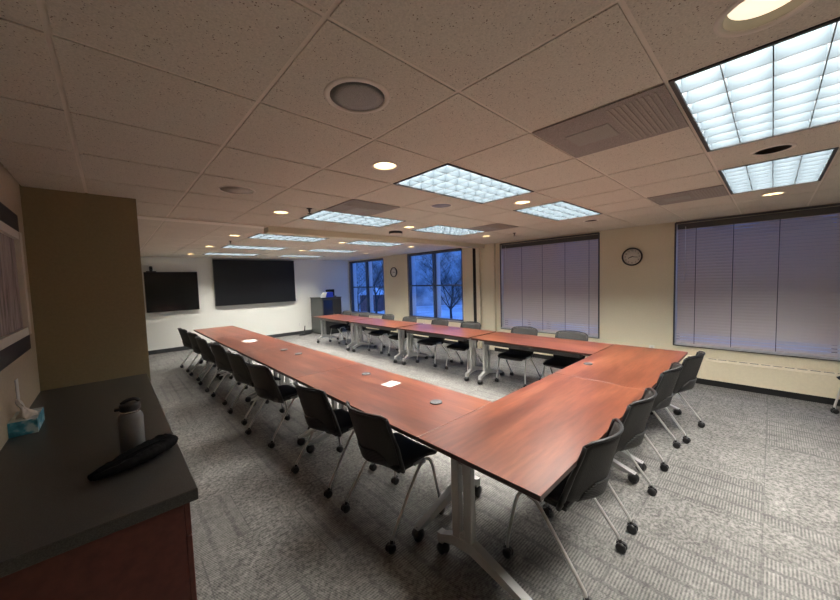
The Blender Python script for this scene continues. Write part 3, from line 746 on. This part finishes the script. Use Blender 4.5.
for x, l_ in ((4.60, 'white outlet on the back wall above the leaning black stand'), (4.93, 'white outlet on the back wall beside the dark cabinet')):
    t_ = thing('wall_outlet', l_, 'outlet', (x, YB, .33), 0, 'wall outlets')
    bm = B(); box(bm, -.037, .037, -.007, -.0005, -.058, .058, bev=.002); obj('plate', bm, 'white', t_)
    for dz in (-.022, .022):
        bm = B(); box(bm, -.014, .014, -.009, -.007, dz-.014, dz+.014); obj('socket', bm, 'paper', t_)
t_ = thing('cable_stand', 'thin black stand leaning up from the floor by the back wall', 'stand', (4.62, 10.62, 0))
bm = B(); tube(bm, smooth_path([(-.18, -.05, .02), (-.05, -.06, .025), (.12, .03, .02), (.28, .05, .02)], 4), .018, 8); obj('base', bm, 'black', t_)
bm = B(); tube(bm, smooth_path([(-.06, -.03, .03), (.04, .05, .12), (.10, .12, .28)], 4), [.022]*6+[.016]*3, 8, flat=.6); obj('upright', bm, 'black', t_)
# cabinet in the corner
t_ = thing('media_cabinet', 'tall dark grey cabinet in the back corner by the blue window', 'cabinet', (5.34, 10.36, 0))
bm = B(); box(bm, -.36, .33, -.42, .42, .06, 1.20); box(bm, -.32, .32, -.38, .38, .0, .06, 1); box(bm, -.375, .34, -.435, .435, 1.20, 1.225, 1); obj('body', bm, ['steelgrey', 'black'], t_)
bm = B(); box(bm, -.35, .32, -.436, -.421, .08, 1.165); dr = obj('door', bm, 'cabdark', t_)
bm = B(); box(bm, -.32, .0, -.4375, -.4365, .62, 1.14); obj('glass_panel', bm, 'smoked', dr)
bm = B(); box(bm, .02, .04, -.447, -.4365, .55, .70); obj('handle', bm, 'chrome', dr)
tz = 1.2255
bm = B(); box(bm, -.11, .13, -.10, .10, 0, .17, bev=.006); tag(obj('blue_box', bm, 'bluebox', None, (5.29, 10.10, tz)), 'bright blue box on top of the dark cabinet', 'box')
t_ = thing('equipment_case', 'black device case behind the blue box on the cabinet', 'device', (5.53, 10.42, tz))
bm = B(); box(bm, -.17, .17, -.12, .12, 0, .03); obj('base', bm, 'plastic', t_)
bm = B(); box(bm, -.16, .16, -.015, .01, .03, .25, bev=.004); obj('lid', bm, 'screen', t_)
for k, l_ in enumerate(('leftmost white folder leaning on the cabinet top', 'middle white folder leaning on the cabinet top', 'white folder leaning against the blue box')):
    bm = B(); box(bm, -.005, .005, -.05, .05, 0, .17, M=Matrix.Rotation(.42, 4, 'Y')); tag(obj('white_folder', bm, 'paper', None, (5.00+k*.055, 10.02, tz+.004)), l_, 'folder', 'white folders on the cabinet')

# ------------------------------------------------------------ clocks, outlet on window wall
def text_bm(s, size):
    cu = bpy.data.curves.new('t', 'FONT'); cu.body = s; cu.size = size; cu.align_x = 'CENTER'; cu.align_y = 'CENTER'; cu.resolution_u = 2
    o = bpy.data.objects.new('t', cu); C.objects.link(o); dg = bpy.context.evaluated_depsgraph_get(); me = bpy.data.meshes.new_from_object(o.evaluated_get(dg))
    bm = B(); bm.from_mesh(me); bpy.data.objects.remove(o); return bm
def clock(y, z, r, label):
    t_ = thing('wall_clock', label, 'clock', (XW, y, z), -PI/2, 'round black-rimmed wall clocks')
    bm = B(); lathe(bm, [(r-.022, -.012), (r-.018, -.036), (r-.006, -.040), (r, -.030), (r, -.001), (r-.022, -.001)], 48, axis='Y'); obj('rim', bm, 'plastic', t_)
    bm = B(); lathe(bm, [(r-.02, -.001), (r-.02, -.014), (0, -.014)], 48, axis='Y'); obj('dial', bm, 'clockface', t_)
    nb = B()
    for h in range(1, 13):
        tb = text_bm(str(h), .036); a = 2*PI*h/12; R_ = r*.68
        bmesh.ops.transform(tb, matrix=Matrix.Translation((R_*math.sin(a), -.0148, R_*math.cos(a))) @ Matrix.Rotation(PI/2, 4, 'X'), verts=tb.verts)
        me = bpy.data.meshes.new('n'); tb.to_mesh(me); tb.free(); nb.from_mesh(me)
    obj('numerals', nb, 'black', t_)
    for a, l_, w_, nm, dy in ((8.27/12*2*PI, r*.42, .0055, 'hour_hand', -.017), (16.3/60*2*PI, r*.58, .004, 'minute_hand', -.020)):
        bm = B(); M_ = Matrix.Rotation(a, 4, 'Y'); box(bm, -w_, w_, dy, dy+.002, -.02, l_, M=M_); obj(nm, bm, 'black', t_)
clock(1.66, 1.996, .155, 'round clock between the two closed blinds, nearer clock')
clock(8.20, 1.975, .155, 'round clock between the two blue windows, farther clock')
t_ = thing('wall_outlet', 'white outlet on the window wall just beyond the short table side', 'outlet', (XW, 1.36, .435), -PI/2, 'wall outlets')
bm = B(); box(bm, -.037, .037, -.007, -.0005, -.058, .058, bev=.002); obj('plate', bm, 'white', t_)
for dz in (-.022, .022):
    bm = B(); box(bm, -.014, .014, -.009, -.007, dz-.014, dz+.014); obj('socket', bm, 'paper', t_)

# ------------------------------------------------------------ outside
bm = B(); box(bm, XW+.3, 90, -30, 90, -1.3, -1.2); struct('ground', bm, 'snow')
def tree(x, y, h, seed, label, dens=5):
    random.seed(seed); t_ = thing('bare_tree', label, 'tree', (x, y, -1.2), 0, 'bare winter trees outside the windows')
    bt, bb = B(), B()
    def grow(bm, p, d, L, r, lev):
        P = [p]; q = p.copy(); dd = d.copy()
        for k in range(4):
            dd = (dd+Vector((random.uniform(-.16, .16), random.uniform(-.16, .16), random.uniform(-.02, .12)))).normalized(); q = q+dd*L/4; P.append(q.copy())
        tube(bm, P, [r*(1-.14*k) for k in range(5)], 5 if lev else 8, cap=False)
        if lev >= 4: return
        for k in range(dens if lev < 3 else 4):
            s_ = random.choice(P[1:] if lev else P[2:]); a = random.uniform(0, 2*PI)
            nd = (dd*.7+Vector((math.cos(a), math.sin(a), random.uniform(-.1, .6)))*.75).normalized()
            grow(bb, s_, nd, L*random.uniform(.55, .75), r*.42, lev+1)
    grow(bt, Vector((0, 0, 0)), Vector((.02, .03, 1)), h*.42, h*.014, 0)
    obj('trunk', bt, 'bark', t_); obj('branches', bb, 'bark', t_)
tree(9.6, 15.0, 5.2, 2, 'bare tree crowding the view through the far window', 7)
tree(12.5, 17.5, 6.5, 5, 'bare tree behind, seen in the right half of the far window')
tree(13.5, 11.8, 6.0, 8, 'bare tree seen in the left half of the nearer window', 7)
tree(17.5, 9.5, 6.5, 14, 'bare tree seen in the right half of the nearer window', 6)
bm = B(); random.seed(3)
N_ = 60
prev = None
for k in range(N_+1):
    a = -.1+1.5*k/N_; R_ = 34; x, y = R_*math.cos(a)+4, R_*math.sin(a); h = 5.5+random.uniform(-.5, .9)
    cur = [bm.verts.new((x, y, -1.25)), bm.verts.new((x+.3, y, h*.6)), bm.verts.new((x+1.4, y+.5, h)), bm.verts.new((x+4, y+2, h*.8)), bm.verts.new((x+5, y+3, -1.25))]
    if prev:
        for q in range(4): bm.faces.new((prev[q], prev[q+1], cur[q+1], cur[q]))
    prev = cur
o = obj('thicket', bm, 'brush'); o['kind'] = 'stuff'; tag(o, 'dark winter thicket far beyond the windows', 'thicket')
t_ = thing('far_house', 'small reddish house seen low through the far window', 'house', (19.0, 27.0, -1.2), .6)
bm = B(); box(bm, -1.0, 1.0, -1, 1, 0, 1.6); obj('wall', bm, 'brick', t_)
bm = B(); prism(bm, [(-1.2, 1.6), (1.2, 1.6), (0, 2.3)], -1.2, 1.2, plane='YZ'); obj('roof', bm, 'snow', t_)
